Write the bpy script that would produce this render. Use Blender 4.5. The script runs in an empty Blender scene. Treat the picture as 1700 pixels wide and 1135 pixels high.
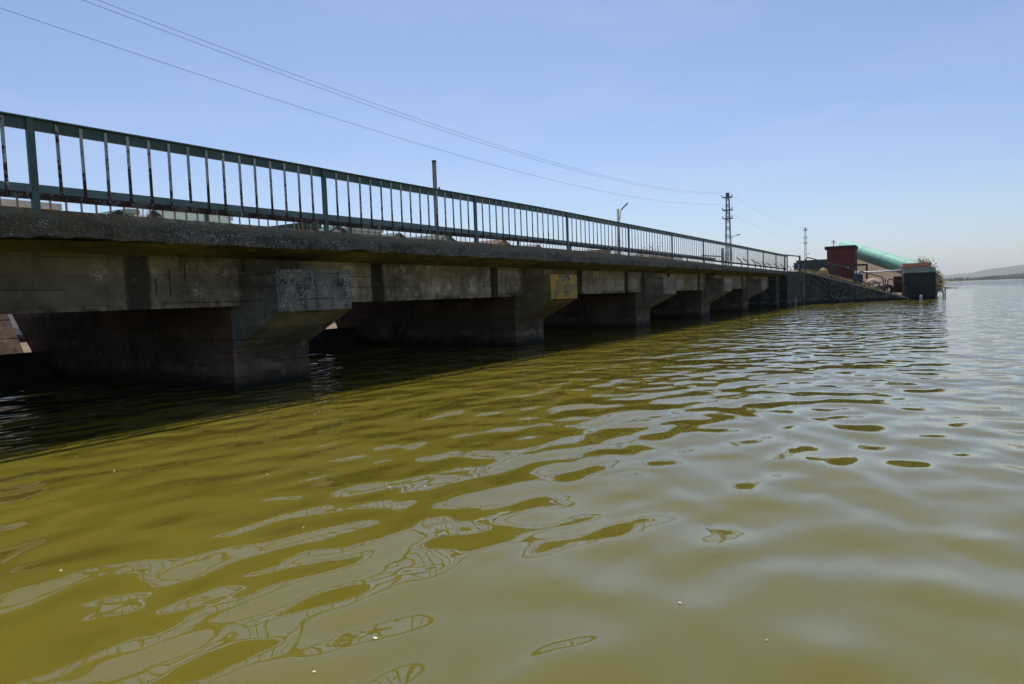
import bpy, bmesh, math, random
import numpy as np
from mathutils import Vector, Matrix, noise as mnoise

random.seed(7)
S = bpy.context.scene
COL = S.collection
EYE = 1.25            # camera height above the water
F_PX, CX, CY = 1133.0, 850.0, 567.5

# ------------------------------------------------------------------ camera
def camera_axes():
    r = math.radians(2.0)
    dx, dy = 1540 - CX, -(468 - CY)
    x = dx * math.cos(r) + dy * math.sin(r)
    y = -dx * math.sin(r) + dy * math.cos(r)
    pitch = -math.atan2(y, F_PX)
    yaw = math.atan2(x, math.hypot(F_PX, y))
    fw = Vector((-math.sin(yaw) * math.cos(pitch), math.cos(yaw) * math.cos(pitch), math.sin(pitch)))
    rt = Vector((math.cos(yaw), math.sin(yaw), 0))
    up = rt.cross(fw)
    R = rt * math.cos(r) - up * math.sin(r)
    U = R.cross(fw)
    return R, U, fw
R_, U_, F_ = camera_axes()
def ray(px, py):
    return F_ + R_ * ((px - CX) / F_PX) - U_ * ((py - CY) / F_PX)
C0 = Vector((0, 0, EYE))
def on_x(px, py, x):          # survey: where the sight line meets the vertical plane X = x
    d = ray(px, py); return C0 + d * (x / d.x)
def on_y(px, py, y):
    d = ray(px, py); return C0 + d * (y / d.y)
def on_z(px, py, z):
    d = ray(px, py); return C0 + d * ((z - EYE) / d.z)

cd = bpy.data.cameras.new('camera'); co = bpy.data.objects.new('camera', cd); COL.objects.link(co)
cd.sensor_width = 36; cd.lens = F_PX / 1700 * 36
cd.clip_start = 0.05; cd.clip_end = 20000
m = Matrix((R_, U_, -F_)).transposed().to_4x4(); m.translation = C0
co.matrix_world = m
S.camera = co

# ------------------------------------------------------------------ tagging
def tag(o, label=None, cat=None, group=None, kind=None):
    if label: o['label'] = label
    if cat: o['category'] = cat
    if group: o['group'] = group
    if kind: o['kind'] = kind
    return o
def thing(name, label, cat, loc=(0, 0, 0), rz=0, group=None):
    o = bpy.data.objects.new(name, None); COL.objects.link(o)
    o.empty_display_size = 0.2
    o.location = loc; o.rotation_euler = (0, 0, rz)
    return tag(o, label, cat, group)
def link_mesh(name, verts, faces, mat, parent=None, smooth=False):
    me = bpy.data.meshes.new(name)
    me.from_pydata([tuple(v) for v in verts], [], faces)
    if smooth:
        me.polygons.foreach_set('use_smooth', [True] * len(me.polygons))
    me.update()
    if mat: me.materials.append(mat)
    o = bpy.data.objects.new(name, me); COL.objects.link(o)
    if parent: o.parent = parent
    return o
def copy_tree(root, loc=None, rz=None, label=None, scale=None):
    c = root.copy(); COL.objects.link(c)
    if loc is not None: c.location = loc
    if rz is not None: c.rotation_euler = (0, 0, rz)
    if scale is not None: c.scale = scale
    if label: c['label'] = label
    for ch in list(root.children):
        k = ch.copy(); COL.objects.link(k); k.parent = c
        for g in list(ch.children):
            q = g.copy(); COL.objects.link(q); q.parent = k
    return c

class MB:
    """collects shapes for ONE mesh"""
    def __init__(s): s.v = []; s.f = []
    def box(s, x0, x1, y0, y1, z0, z1):
        n = len(s.v)
        s.v += [(x0,y0,z0),(x1,y0,z0),(x1,y1,z0),(x0,y1,z0),(x0,y0,z1),(x1,y0,z1),(x1,y1,z1),(x0,y1,z1)]
        s.f += [(n,n+3,n+2,n+1),(n+4,n+5,n+6,n+7),(n,n+1,n+5,n+4),(n+1,n+2,n+6,n+5),(n+2,n+3,n+7,n+6),(n+3,n,n+4,n+7)]
        return s
    def bar(s, a, b, w, h=None, up=(0,0,1)):
        """box beam from a to b"""
        h = h or w; a = Vector(a); b = Vector(b); d = (b-a).normalized(); u = Vector(up)
        if abs(d.dot(u)) > .98: u = Vector((1,0,0))
        x = d.cross(u).normalized(); y = x.cross(d)
        n = len(s.v)
        for p in (a, b):
            for i, j in ((-1,-1),(1,-1),(1,1),(-1,1)):
                s.v.append(tuple(p + x*(i*w/2) + y*(j*h/2)))
        s.f += [(n,n+1,n+2,n+3),(n+7,n+6,n+5,n+4)]
        for k in range(4):
            s.f.append((n+k, n+4+k, n+4+(k+1)%4, n+(k+1)%4))
        return s
    def tube(s, pts, r, seg=8, cap=True):
        pts = [Vector(p) for p in pts]; n0 = len(s.v); rs = r if isinstance(r, (list, tuple)) else [r]*len(pts)
        ref = None
        for i, p in enumerate(pts):
            d = (pts[min(i+1, len(pts)-1)] - pts[max(i-1, 0)]).normalized()
            if ref is None:
                ref = d.orthogonal().normalized()
            ref = (ref - d * ref.dot(d)).normalized(); b = d.cross(ref)
            for k in range(seg):
                a = 2*math.pi*k/seg
                s.v.append(tuple(p + ref*(math.cos(a)*rs[i]) + b*(math.sin(a)*rs[i])))
        for i in range(len(pts)-1):
            for k in range(seg):
                a = n0+i*seg+k; b2 = n0+i*seg+(k+1)%seg
                s.f.append((a, b2, b2+seg, a+seg))
        if cap:
            s.f.append(tuple(n0+k for k in range(seg))[::-1])
            s.f.append(tuple(n0+(len(pts)-1)*seg+k for k in range(seg)))
        return s
    def prism(s, poly, y0, y1):
        """polygon in (x,z) swept along y"""
        n = len(s.v); k = len(poly)
        for y in (y0, y1):
            s.v += [(x, y, z) for x, z in poly]
        s.f.append(tuple(n+i for i in range(k))); s.f.append(tuple(n+k+i for i in range(k))[::-1])
        for i in range(k):
            j = (i+1) % k
            s.f.append((n+j, n+i, n+k+i, n+k+j))
        return s
    def build(s, name, mat, parent=None, smooth=False, bevel=0, cuts=0, rough=0, rscale=6.0):
        me = bpy.data.meshes.new(name); bm = bmesh.new()
        vs = [bm.verts.new(v) for v in s.v]
        for f in s.f:
            try: bm.faces.new([vs[i] for i in f])
            except ValueError: pass
        bmesh.ops.recalc_face_normals(bm, faces=bm.faces)
        if bevel:
            bmesh.ops.bevel(bm, geom=bm.edges[:], offset=bevel, segments=2, affect='EDGES', profile=.6)
        if cuts:
            for _ in range(40):          # split every edge longer than the wanted step
                es = [e for e in bm.edges if e.calc_length() > cuts]
                if not es: break
                bmesh.ops.subdivide_edges(bm, edges=es, cuts=1, use_grid_fill=True)
                if len(bm.verts) > 90000: break
        if rough:
            bm.normal_update()
            for v in bm.verts:
                p = v.co
                k = mnoise.noise(p*rscale) + .5*mnoise.noise(p*rscale*2.7) + .35*mnoise.noise(p*rscale*7)
                v.co = p + v.normal * (k*rough)
        if smooth:
            for f in bm.faces: f.smooth = True
        bm.to_mesh(me); bm.free()
        if mat: me.materials.append(mat)
        o = bpy.data.objects.new(name, me); COL.objects.link(o)
        if parent: o.parent = parent
        return o

# ------------------------------------------------------------------ materials
class Mat:
    def __init__(s, name):
        s.m = bpy.data.materials.new(name); s.m.use_nodes = True
        s.nt = s.m.node_tree; s.nt.nodes.clear()
        s.out = s.nt.nodes.new('ShaderNodeOutputMaterial')
        s.b = s.nt.nodes.new('ShaderNodeBsdfPrincipled')
        s.nt.links.new(s.b.outputs[0], s.out.inputs[0])
        s.geo = s.nt.nodes.new('ShaderNodeNewGeometry')
        s.pos = s.geo.outputs['Position']
    def n(s, t, **k):
        x = s.nt.nodes.new(t)
        for a, v in k.items(): setattr(x, a, v)
        return x
    def put(s, sock, v):
        if hasattr(v, 'is_linked') or isinstance(v, bpy.types.NodeSocket): s.nt.links.new(v, sock)
        else:
            if isinstance(v, (tuple, list)) and len(v) == 3 and sock.type == 'RGBA': v = (*v, 1)
            sock.default_value = v
    def map(s, vec=None, scale=(1,1,1), rot=(0,0,0), loc=(0,0,0)):
        x = s.n('ShaderNodeMapping'); s.put(x.inputs['Vector'], vec or s.pos)
        x.inputs['Scale'].default_value = scale; x.inputs['Rotation'].default_value = rot; x.inputs['Location'].default_value = loc
        return x.outputs[0]
    def noise(s, scale, detail=3, rough=.55, vec=None, dist=0):
        x = s.n('ShaderNodeTexNoise'); s.put(x.inputs['Vector'], vec or s.pos)
        x.inputs['Scale'].default_value = scale; x.inputs['Detail'].default_value = detail
        x.inputs['Roughness'].default_value = rough; x.inputs['Distortion'].default_value = dist
        return x.outputs[0]
    def voro(s, scale, vec=None, out='Distance', feature='F1', rnd=1):
        x = s.n('ShaderNodeTexVoronoi', feature=feature); s.put(x.inputs['Vector'], vec or s.pos)
        x.inputs['Scale'].default_value = scale; x.inputs['Randomness'].default_value = rnd
        return x.outputs[out]
    def math(s, op, a, b=0.0, c=None, clamp=False):
        x = s.n('ShaderNodeMath', operation=op, use_clamp=clamp)
        s.put(x.inputs[0], a); s.put(x.inputs[1], b)
        if c is not None: s.put(x.inputs[2], c)
        return x.outputs[0]
    def step(s, v, a, b, lo=0.0, hi=1.0):
        x = s.n('ShaderNodeMapRange', interpolation_type='SMOOTHSTEP'); s.put(x.inputs[0], v)
        x.inputs[1].default_value = a; x.inputs[2].default_value = b
        x.inputs[3].default_value = lo; x.inputs[4].default_value = hi
        return x.outputs[0]
    def mix(s, fac, a, b, mode='MIX'):
        x = s.n('ShaderNodeMix', data_type='RGBA', blend_type=mode)
        s.put(x.inputs[0], fac); s.put(x.inputs[6], a); s.put(x.inputs[7], b)
        return x.outputs[2]
    def xyz(s, vec=None):
        x = s.n('ShaderNodeSeparateXYZ'); s.put(x.inputs[0], vec or s.pos); return x.outputs
    def bump(s, h, dist=.01, strength=1.0, normal=None):
        x = s.n('ShaderNodeBump'); s.put(x.inputs['Height'], h)
        x.inputs['Distance'].default_value = dist; x.inputs['Strength'].default_value = strength
        if normal is not None: s.put(x.inputs['Normal'], normal)
        return x.outputs[0]
    def done(s, color, rough=.85, normal=None, metal=0.0, spec=.3):
        s.put(s.b.inputs['Base Color'], color); s.put(s.b.inputs['Roughness'], rough)
        s.put(s.b.inputs['Metallic'], metal); s.b.inputs['Specular IOR Level'].default_value = spec
        if normal is not None: s.put(s.b.inputs['Normal'], normal)
        return s.m

MT = {}
def simple(name, c, var=.25, rough=.8, scale=3.0, bump=.004, spec=.3, dirt=None):
    a = Mat(name)
    f = a.noise(scale, 5, .6); g = a.noise(scale*7, 3, .6)
    dk = tuple(x*(1-var) for x in c); lt = tuple(min(1, x*(1+var)) for x in c)
    col = a.mix(a.step(f, .3, .7), dk, lt)
    if dirt:
        col = a.mix(a.step(a.noise(scale*1.7, 6, .7), .52, .66), col, dirt)
    MT[name] = a.done(col, rough, a.bump(g, bump), spec=spec)
    return MT[name]

DARK_BANDS = [-7.2, -3.1, .9, 4.93, 9.33, 13.23, 17.75, 21.3, 25.6, 29.65, 33.8, 37.9, 42.0]  # positions of the near-black vertical bands along the girder
def concrete(name, base, dark, light, board=True, face_marks=False, lichen=0.0, gold=False, waterline=True):
    a = Mat(name)
    x, y, z = a.xyz()
    big = a.noise(.9, 6, .62); mid = a.noise(4.5, 6, .65); fine = a.noise(38, 4, .65)
    col = a.mix(a.step(big, .32, .68), dark, base)
    col = a.mix(a.math('MULTIPLY', a.step(mid, .5, .72), .75), col, light)
    h = a.math('ADD', a.math('MULTIPLY', fine, .35), a.math('MULTIPLY', mid, .8))
    # drips run down the face
    st = a.noise(1, 5, .7, a.map(scale=(5.0, 5.0, .42)))
    col = a.mix(a.math('MULTIPLY', a.step(st, .54, .7), .75), col, tuple(c*.45 for c in dark))
    if board:   # marks of the shuttering planks
        zz = a.math('MULTIPLY', a.math('ADD', z, a.math('MULTIPLY', a.noise(2.3, 2), .02)), 5.3)
        fr = a.math('FRACT', zz)
        line = a.math('SUBTRACT', 1.0, a.step(fr, 0.0, .11))
        seg = a.noise(1, 2, .5, a.map(scale=(.9, .9, 5.3)))
        line = a.math('MULTIPLY', line, a.step(seg, .42, .6))
        plank = a.n('ShaderNodeTexWhiteNoise', noise_dimensions='2D')
        cv = a.n('ShaderNodeCombineXYZ'); a.put(cv.inputs[0], a.math('FLOOR', zz)); a.put(cv.inputs[1], a.math('FLOOR', a.math('MULTIPLY', a.math('ADD', y, x), .45)))
        a.put(plank.inputs['Vector'], cv.outputs[0])
        col = a.mix(a.math('MULTIPLY', plank.outputs['Value'], .5), col, tuple(c*1.0 for c in dark))
        col = a.mix(a.math('MULTIPLY', line, .8), col, tuple(c*.3 for c in dark))
        h = a.math('SUBTRACT', h, a.math('MULTIPLY', line, .9))
    if face_marks:  # dark upright bands, then flecks, dirt, pale crusts and cracks
        tot = None
        wob = a.math('MULTIPLY', a.math('SUBTRACT', a.noise(2.6, 4, .65), .5), .16)
        yy = a.math('ADD', y, wob)
        for sy in DARK_BANDS:
            d = a.math('ABSOLUTE', a.math('SUBTRACT', yy, sy))
            k = a.math('SUBTRACT', 1.0, a.step(d, .13, .2))
            tot = k if tot is None else a.math('MAXIMUM', tot, k)
        tot = a.math('MULTIPLY', tot, a.step(a.noise(6, 4, .7), .2, .42))
        col = a.mix(a.math('MULTIPLY', tot, .93), col, (.012, .011, .010))
        edge = a.voro(55); ed2 = a.step(a.noise(2.1, 3), .56, .66)
        fleck = a.math('MULTIPLY', a.math('SUBTRACT', 1.0, a.step(edge, .12, .24)), ed2)
        col = a.mix(a.math('MULTIPLY', fleck, .55), col, (.42, .40, .35))
        # soot-dark dirt in irregular patches, and one pale crust of efflorescence
        dirt = a.math('MULTIPLY', a.step(a.noise(1.15, 7, .72), .46, .66), a.step(a.noise(7, 5, .7), .3, .6, .45, 1))
        col = a.mix(a.math('MULTIPLY', dirt, .62), col, (.055, .046, .034))
        # the first bay is grimed over much more than the others, with a ragged end
        bay = a.math('SUBTRACT', 1.0, a.step(a.math('ADD', y, a.math('MULTIPLY', a.noise(2.4, 6, .7), 2.4)), 4.8, 7.6))
        col = a.mix(a.math('MULTIPLY', bay, a.step(a.noise(3.3, 6, .7), .2, .6, .9, .66)), col, (.075, .068, .056))
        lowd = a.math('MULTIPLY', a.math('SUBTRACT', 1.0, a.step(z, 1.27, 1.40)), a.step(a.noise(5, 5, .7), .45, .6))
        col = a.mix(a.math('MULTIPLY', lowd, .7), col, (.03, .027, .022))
        for yc, zc, rr in ((4.47, 1.70, .22), (5.75, 1.5, .22), (12.4, 1.5, .35), (20.0, 1.6, .4)):
            dy = a.math('SUBTRACT', y, yc); dz = a.math('MULTIPLY', a.math('SUBTRACT', z, zc), 1.0)
            dd = a.math('SQRT', a.math('ADD', a.math('MULTIPLY', dy, dy), a.math('MULTIPLY', dz, dz)))
            k = a.math('SUBTRACT', 1.0, a.step(a.math('ADD', dd, a.math('MULTIPLY', a.noise(9, 5, .75), .25)), rr*.7, rr*1.25))
            k = a.math('MULTIPLY', k, a.step(a.noise(45, 4, .7), .5, .6))
            col = a.mix(a.math('MULTIPLY', k, .8), col, (.62, .60, .54))
        # a few short vertical cracks
        crk = None
        for yc, za, zb in ((5.17, 1.42, 1.66), (5.36, 1.38, 1.78), (5.58, 1.62, 1.86), (2.2, 1.5, 1.8), (10.9, 1.5, 1.75), (-2.0, 1.4, 1.7)):
            d = a.math('ABSOLUTE', a.math('SUBTRACT', a.math('ADD', y, a.math('MULTIPLY', a.noise(9, 2), .02)), yc+.01))
            k = a.math('MULTIPLY', a.math('SUBTRACT', 1.0, a.step(d, .004, .012)), a.math('MULTIPLY', a.step(z, za, za+.03), a.math('SUBTRACT', 1.0, a.step(z, zb-.03, zb))))
            crk = k if crk is None else a.math('MAXIMUM', crk, k)
        col = a.mix(crk, col, (.01, .01, .01))
    if lichen:
        cell = a.voro(40, out='Color'); cd_ = a.voro(40)
        rgb = a.n('ShaderNodeSeparateColor'); a.put(rgb.inputs[0], cell)
        nx = a.xyz(a.geo.outputs['Normal'])[0]; outer = a.step(nx, .55, .8, .06, 1)
        patch = a.math('MULTIPLY', a.step(a.noise(3.6, 5, .72), .53-.06*lichen, .60), outer)
        black = a.step(a.noise(5.1, 5, .7), .40, .55)
        col = a.mix(a.math('MULTIPLY', patch, a.math('MULTIPLY', black, .8)), col, (.014, .014, .017))
        dot = a.math('MULTIPLY', a.step(rgb.outputs[0], .30, .5), a.math('SUBTRACT', 1.0, a.step(cd_, .28, .5)))
        col = a.mix(a.math('MULTIPLY', a.math('MULTIPLY', dot, patch), .8), col, (.42, .42, .45))
        h = a.math('SUBTRACT', h, a.math('MULTIPLY', patch, a.math('MULTIPLY', cd_, 1.2)))
    if gold:
        col = a.mix(a.math('MULTIPLY', a.math('MULTIPLY', a.step(a.noise(5, 5, .7), .42, .58), a.step(a.xyz(a.geo.outputs['Normal'])[0], .55, .8)), .85), col, (.50, .31, .045))
    if waterline:   # damp algae band at the water
        wz = a.math('ADD', z, a.math('MULTIPLY', a.noise(3, 4, .6), .16))
        wet = a.math('SUBTRACT', 1.0, a.step(wz, .12, .34))
        band = a.math('MULTIPLY', a.math('SUBTRACT', 1.0, a.step(a.math('ABSOLUTE', a.math('SUBTRACT', wz, .42)), .03, .11)), a.step(a.noise(2.2, 5, .7), .42, .62))
        col = a.mix(a.math('MULTIPLY', band, .45), col, tuple(c*1.1 for c in light))
        col = a.mix(a.math('MULTIPLY', wet, .9), col, (.010, .010, .007))
    MT[name] = a.done(col, a.step(mid, .3, .7, .8, .95), a.bump(h, .012), spec=.2)
    return MT[name]

concrete('girder_concrete', (.47, .40, .31), (.15, .125, .095), (.70, .64, .53), face_marks=True)
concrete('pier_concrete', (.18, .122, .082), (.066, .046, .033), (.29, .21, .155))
concrete('corbel_concrete', (.26, .25, .225), (.10, .096, .086), (.40, .385, .35), lichen=1.0, waterline=False)
concrete('corbel_golden', (.28, .23, .12), (.13, .105, .06), (.42, .38, .26), lichen=.35, gold=True, waterline=False)
concrete('corbel_plain', (.30, .27, .22), (.12, .108, .088), (.44, .41, .35), waterline=False)
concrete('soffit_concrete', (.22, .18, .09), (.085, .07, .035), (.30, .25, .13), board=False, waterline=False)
concrete('dark_wall', (.070, .075, .068), (.018, .020, .018), (.24, .24, .215), lichen=.2)
concrete('block_dark', (.035, .045, .046), (.018, .023, .024), (.055, .07, .07), board=False)
concrete('pale_concrete', (.42, .40, .36), (.28, .26, .23), (.55, .52, .48), board=False, waterline=False)
concrete('block_grey', (.36, .36, .38), (.25, .25, .27), (.45, .45, .47), board=False, waterline=False)

def kerb_mat():
    a = Mat('kerb_concrete'); x, y, z = a.xyz()
    cell = a.voro(38, out='Color'); cd_ = a.voro(38)
    rgb = a.n('ShaderNodeSeparateColor'); a.put(rgb.inputs[0], cell)
    cell2 = a.voro(85, out='Color'); cd2 = a.voro(85)
    rgb2 = a.n('ShaderNodeSeparateColor'); a.put(rgb2.inputs[0], cell2)
    col = a.mix(a.step(a.noise(2.2, 6, .65), .35, .65), (.048, .047, .049), (.12, .115, .11))
    rough_zone = a.step(a.math('ADD', a.math('SUBTRACT', 2.29, z), a.math('MULTIPLY', a.math('SUBTRACT', a.noise(1.6, 5, .65), .5), .22)), .03, .12)
    col = a.mix(rough_zone, (.16, .148, .13), col)
    d1 = a.math('MULTIPLY', a.step(rgb.outputs[0], .48, .66), a.math('SUBTRACT', 1.0, a.step(cd_, .22, .5)))
    d2 = a.math('MULTIPLY', a.step(rgb2.outputs[1], .55, .7), a.math('SUBTRACT', 1.0, a.step(cd2, .25, .5)))
    pat = a.step(a.noise(3.4, 4, .65), .30, .58, .2, 1)
    d = a.math('MULTIPLY', a.math('MAXIMUM', d1, a.math('MULTIPLY', d2, .7)), a.math('MULTIPLY', pat, rough_zone))
    col = a.mix(a.math('MULTIPLY', d, .85), col, a.mix(rgb.outputs[2], (.26, .25, .24), (.52, .51, .50)))
    # olive moss close to the left end
    moss = a.math('MULTIPLY', a.math('SUBTRACT', 1.0, a.step(y, 3.9, 5.4)), a.step(a.noise(2.8, 4, .6), .40, .56))
    col = a.mix(a.math('MULTIPLY', moss, .6), col, (.10, .088, .05))
    h = a.math('ADD', a.math('MULTIPLY', a.math('SUBTRACT', 1.0, cd_), rough_zone), a.math('MULTIPLY', a.noise(30, 4, .7), .5))
    MT['kerb'] = a.done(col, .92, a.bump(h, .02), spec=.2)
kerb_mat()

def rail_mat(name, paint, rustiness, vert=True, zb=2.4, zt=3.2):
    a = Mat(name); x, y, z = a.xyz()
    n1 = a.noise(7, 4, .7, a.map(scale=(1, 1, .8))); n2 = a.noise(34, 5, .8)
    nn = a.math('ADD', a.math('MULTIPLY', n1, .45), a.math('MULTIPLY', n2, .6))
    if vert:
        t = a.step(z, zb, zt-.1, .015, -.115)
        nn = a.math('ADD', nn, t)
    r = a.step(nn, .60-rustiness, .645-rustiness)
    rustc = a.mix(a.step(n2, .35, .65), (.016, .011, .011), (.062, .025, .018))
    pc = a.mix(a.step(a.noise(3, 4), .3, .7), tuple(c*.8 for c in paint), tuple(c*1.15 for c in paint))
    col = a.mix(r, pc, rustc)
    MT[name] = a.done(col, a.step(r, 0, 1, .45, .9), a.bump(a.math('ADD', a.math('MULTIPLY', r, -.6), n2), .003), spec=.4)
rail_mat('teal_paint', (.046, .092, .080), .0, vert=False)
rail_mat('teal_post_paint', (.052, .102, .098), -.06, vert=False)
rail_mat('bottom_rail_paint', (.11, .12, .11), .125, vert=False)
rail_mat('far_rail_paint', (.085, .145, .145), -.04, vert=False)
rail_mat('baluster_paint', (.35, .39, .43), .145)
rail_mat('far_baluster_paint', (.34, .19, .15), .02, zb=2.4, zt=3.6)

simple('timber', (.30, .265, .23), .3, .85, 6, .004)
simple('galvanised', (.33, .34, .34), .2, .6, 5, .002)
simple('lattice_steel', (.10, .155, .165), .2, .6, 4, .002)
simple('lattice_steel_far', (.10, .12, .13), .2, .6, 4, .002)
simple('porcelain', (.14, .13, .12), .2, .4, 5, .001)
simple('wire', (.06, .06, .065), .1, .6, 5, .001)
simple('maroon_wall', (.125, .036, .032), .22, .85, 1.6, .006, dirt=(.085, .05, .04))
simple('maroon_roof', (.065, .022, .02), .2, .85, 3, .004)
simple('green_pipe', (.19, .44, .335), .06, .62, .7, .002, dirt=None)
simple('orange_brick', (.50, .22, .13), .3, .9, 8, .01)
simple('cream_render', (.78, .68, .52), .12, .9, 1.5, .004)
simple('white_render', (.80, .78, .72), .1, .9, 1.5, .004)
simple('tan_render', (.62, .50, .35), .15, .9, 1.5, .004)
simple('green_roof', (.035, .085, .070), .25, .7, 2, .004)
simple('grey_roof', (.11, .12, .11), .25, .7, 2, .004)
simple('brown_roof', (.15, .085, .06), .3, .85, 3, .006)
simple('dark_glass', (.02, .025, .03), .1, .15, 3, .0005, spec=.5)
simple('hoop_steel', (.05, .07, .085), .2, .6, 8, .002)
simple('fence_post', (.13, .115, .10), .2, .9, 6, .003)
simple('pink_stone', (.40, .285, .23), .25, .92, 3, .03)
simple('ochre_stone', (.42, .28, .12), .25, .92, 4, .03)
simple('tyre_rubber', (.018, .019, .021), .2, .8, 6, .003)
simple('blue_drum', (.028, .045, .070), .3, .5, 5, .002, dirt=(.06, .04, .035))
simple('blue_box', (.035, .075, .105), .2, .5, 3, .002)
simple('white_paint', (.72, .72, .70), .08, .6, 4, .001)
simple('dark_green_steel', (.05, .078, .066), .25, .6, 2, .003)
simple('rusty_steel', (.075, .035, .028), .35, .85, 5, .004)
simple('gate_steel', (.030, .032, .036), .35, .7, 3, .004)
simple('bark', (.13, .10, .075), .3, .95, 10, .01)
def leaf(name, c1, c2, transl=.25):
    a = Mat(name); r = a.n('ShaderNodeObjectInfo')
    rnd = a.geo.outputs['Random Per Island']
    col = a.mix(rnd, c1, c2)
    a.b.inputs['Subsurface Weight'].default_value = 0
    MT[name] = a.done(col, .75, spec=.2)
leaf('bush_leaf', (.12, .115, .045), (.40, .34, .20))
leaf('dark_leaf', (.035, .05, .025), (.09, .105, .045))
leaf('straw', (.30, .20, .085), (.62, .50, .26))
leaf('weed_green', (.13, .13, .035), (.33, .28, .10))
leaf('far_leaf', (.030, .042, .030), (.065, .08, .045))

# ------------------------------------------------------------------ light and air
SUN_EL = math.radians(65); SUN_ROT = math.radians(-35)
sd = Vector((math.sin(SUN_ROT)*math.cos(SUN_EL), math.cos(SUN_ROT)*math.cos(SUN_EL), math.sin(SUN_EL)))
l = bpy.data.lights.new('sun', 'SUN'); l.energy = 5.0; l.angle = math.radians(.53); l.color = (1, .955, .88)
lo = bpy.data.objects.new('sun', l); COL.objects.link(lo)
lo.rotation_euler = sd.to_track_quat('Z', 'Y').to_euler()
w = bpy.data.worlds.new('World'); S.world = w; w.use_nodes = True
nt = w.node_tree; bg = nt.nodes['Background']
sk = nt.nodes.new('ShaderNodeTexSky'); sk.sky_type = 'NISHITA'; sk.sun_disc = False
sk.sun_elevation = SUN_EL; sk.sun_rotation = SUN_ROT
sk.altitude = 200; sk.air_density = 1.0; sk.dust_density = 1.0; sk.ozone_density = 2.2
tn = nt.nodes.new('ShaderNodeMix'); tn.data_type = 'RGBA'; tn.blend_type = 'MULTIPLY'; tn.inputs[0].default_value = 1
tn.inputs[7].default_value = (.965, .985, 1.10, 1)
nt.links.new(sk.outputs[0], tn.inputs[6])
tc = nt.nodes.new('ShaderNodeTexCoord'); mp = nt.nodes.new('ShaderNodeMapping'); mp.inputs['Scale'].default_value = (2.2, 2.2, 9)
ns = nt.nodes.new('ShaderNodeTexNoise'); ns.inputs['Scale'].default_value = 1.6; ns.inputs['Detail'].default_value = 6; ns.inputs['Roughness'].default_value = .6
mr = nt.nodes.new('ShaderNodeMapRange'); mr.inputs[1].default_value = .45; mr.inputs[2].default_value = .8; mr.inputs[3].default_value = 0; mr.inputs[4].default_value = .16
vm = nt.nodes.new('ShaderNodeMix'); vm.data_type = 'RGBA'; vm.inputs[7].default_value = (6.2, 6.3, 6.9, 1)      # thin veil of high cloud
nt.links.new(tc.outputs['Generated'], mp.inputs[0]); nt.links.new(mp.outputs[0], ns.inputs[0]); nt.links.new(ns.outputs[0], mr.inputs[0])
nt.links.new(mr.outputs[0], vm.inputs[0]); nt.links.new(tn.outputs[2], vm.inputs[6]); nt.links.new(vm.outputs[2], bg.inputs[0]); bg.inputs[1].default_value = .121
S.view_settings.view_transform = 'Standard'; S.view_settings.look = 'None'
S.view_settings.exposure = 0.0; S.view_settings.gamma = 1

HAZE = True
if HAZE:
    hz = MB().box(-2600, 4200, -2600, 6200, -3, 150).build('haze', None)
    hm = bpy.data.materials.new('haze_air'); hm.use_nodes = True
    hn = hm.node_tree; hn.nodes.clear()
    ho = hn.nodes.new('ShaderNodeOutputMaterial'); pv = hn.nodes.new('ShaderNodeVolumePrincipled')
    pv.inputs['Color'].default_value = (.80, .89, 1.0, 1); pv.inputs['Density'].default_value = .00011
    pv.inputs['Anisotropy'].default_value = .2
    hn.links.new(pv.outputs[0], ho.inputs['Volume'])
    hz.data.materials.append(hm); tag(hz, kind='stuff')

# ------------------------------------------------------------------ water
def water_mat():
    a = Mat('lake_water')
    x, y, z = a.xyz()
    rot = math.radians(31)
    def layer(scale, stretch, ang, detail, amp, rough=.4, dist=0.0, loc=(0,0,0)):
        v = a.map(scale=(scale*stretch, scale, scale), rot=(0, 0, -(rot+math.radians(ang))), loc=loc)
        return a.math('MULTIPLY', a.noise(1, detail, rough, v, dist), amp)
    h = layer(.5, .7, 8, 0, .075)
    h = a.math('ADD', h, layer(1.1, 1.3, -14, 1, .098, .35, .2))
    h = a.math('ADD', h, layer(2.35, 1.4, 24, 0, .043, .35, .2, (3, 7, 0)))
    # finer ripples come and go in patches
    gust = a.step(a.noise(.16, 2, .5), .38, .62, .35, 1.0)
    h = a.math('ADD', h, a.math('MULTIPLY', layer(5.0, .9, 5, 1, .0042), gust))
    nrm = a.bump(h, 1.0)
    patch = a.noise(.35, 3, .5)
    col = a.mix(a.step(patch, .3, .7), (.124, .108, .0125), (.141, .119, .0145))
    a.b.inputs['IOR'].default_value = 1.5
    # murky water: light wanders a good way under the surface before it comes out
    a.b.inputs['Subsurface Weight'].default_value = 1.0
    a.b.inputs['Subsurface Radius'].default_value = (1.0, .95, .5)
    a.b.inputs['Subsurface Scale'].default_value = .34
    m_ = a.done(col, .015, nrm, spec=.5)
    return m_
v = [(-2500, -2500, 0), (4000, -2500, 0), (4000, 6000, 0), (-2500, 6000, 0)]
wt = link_mesh('water', v, [(0, 1, 2, 3)], water_mat()); tag(wt, kind='structure')

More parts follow.
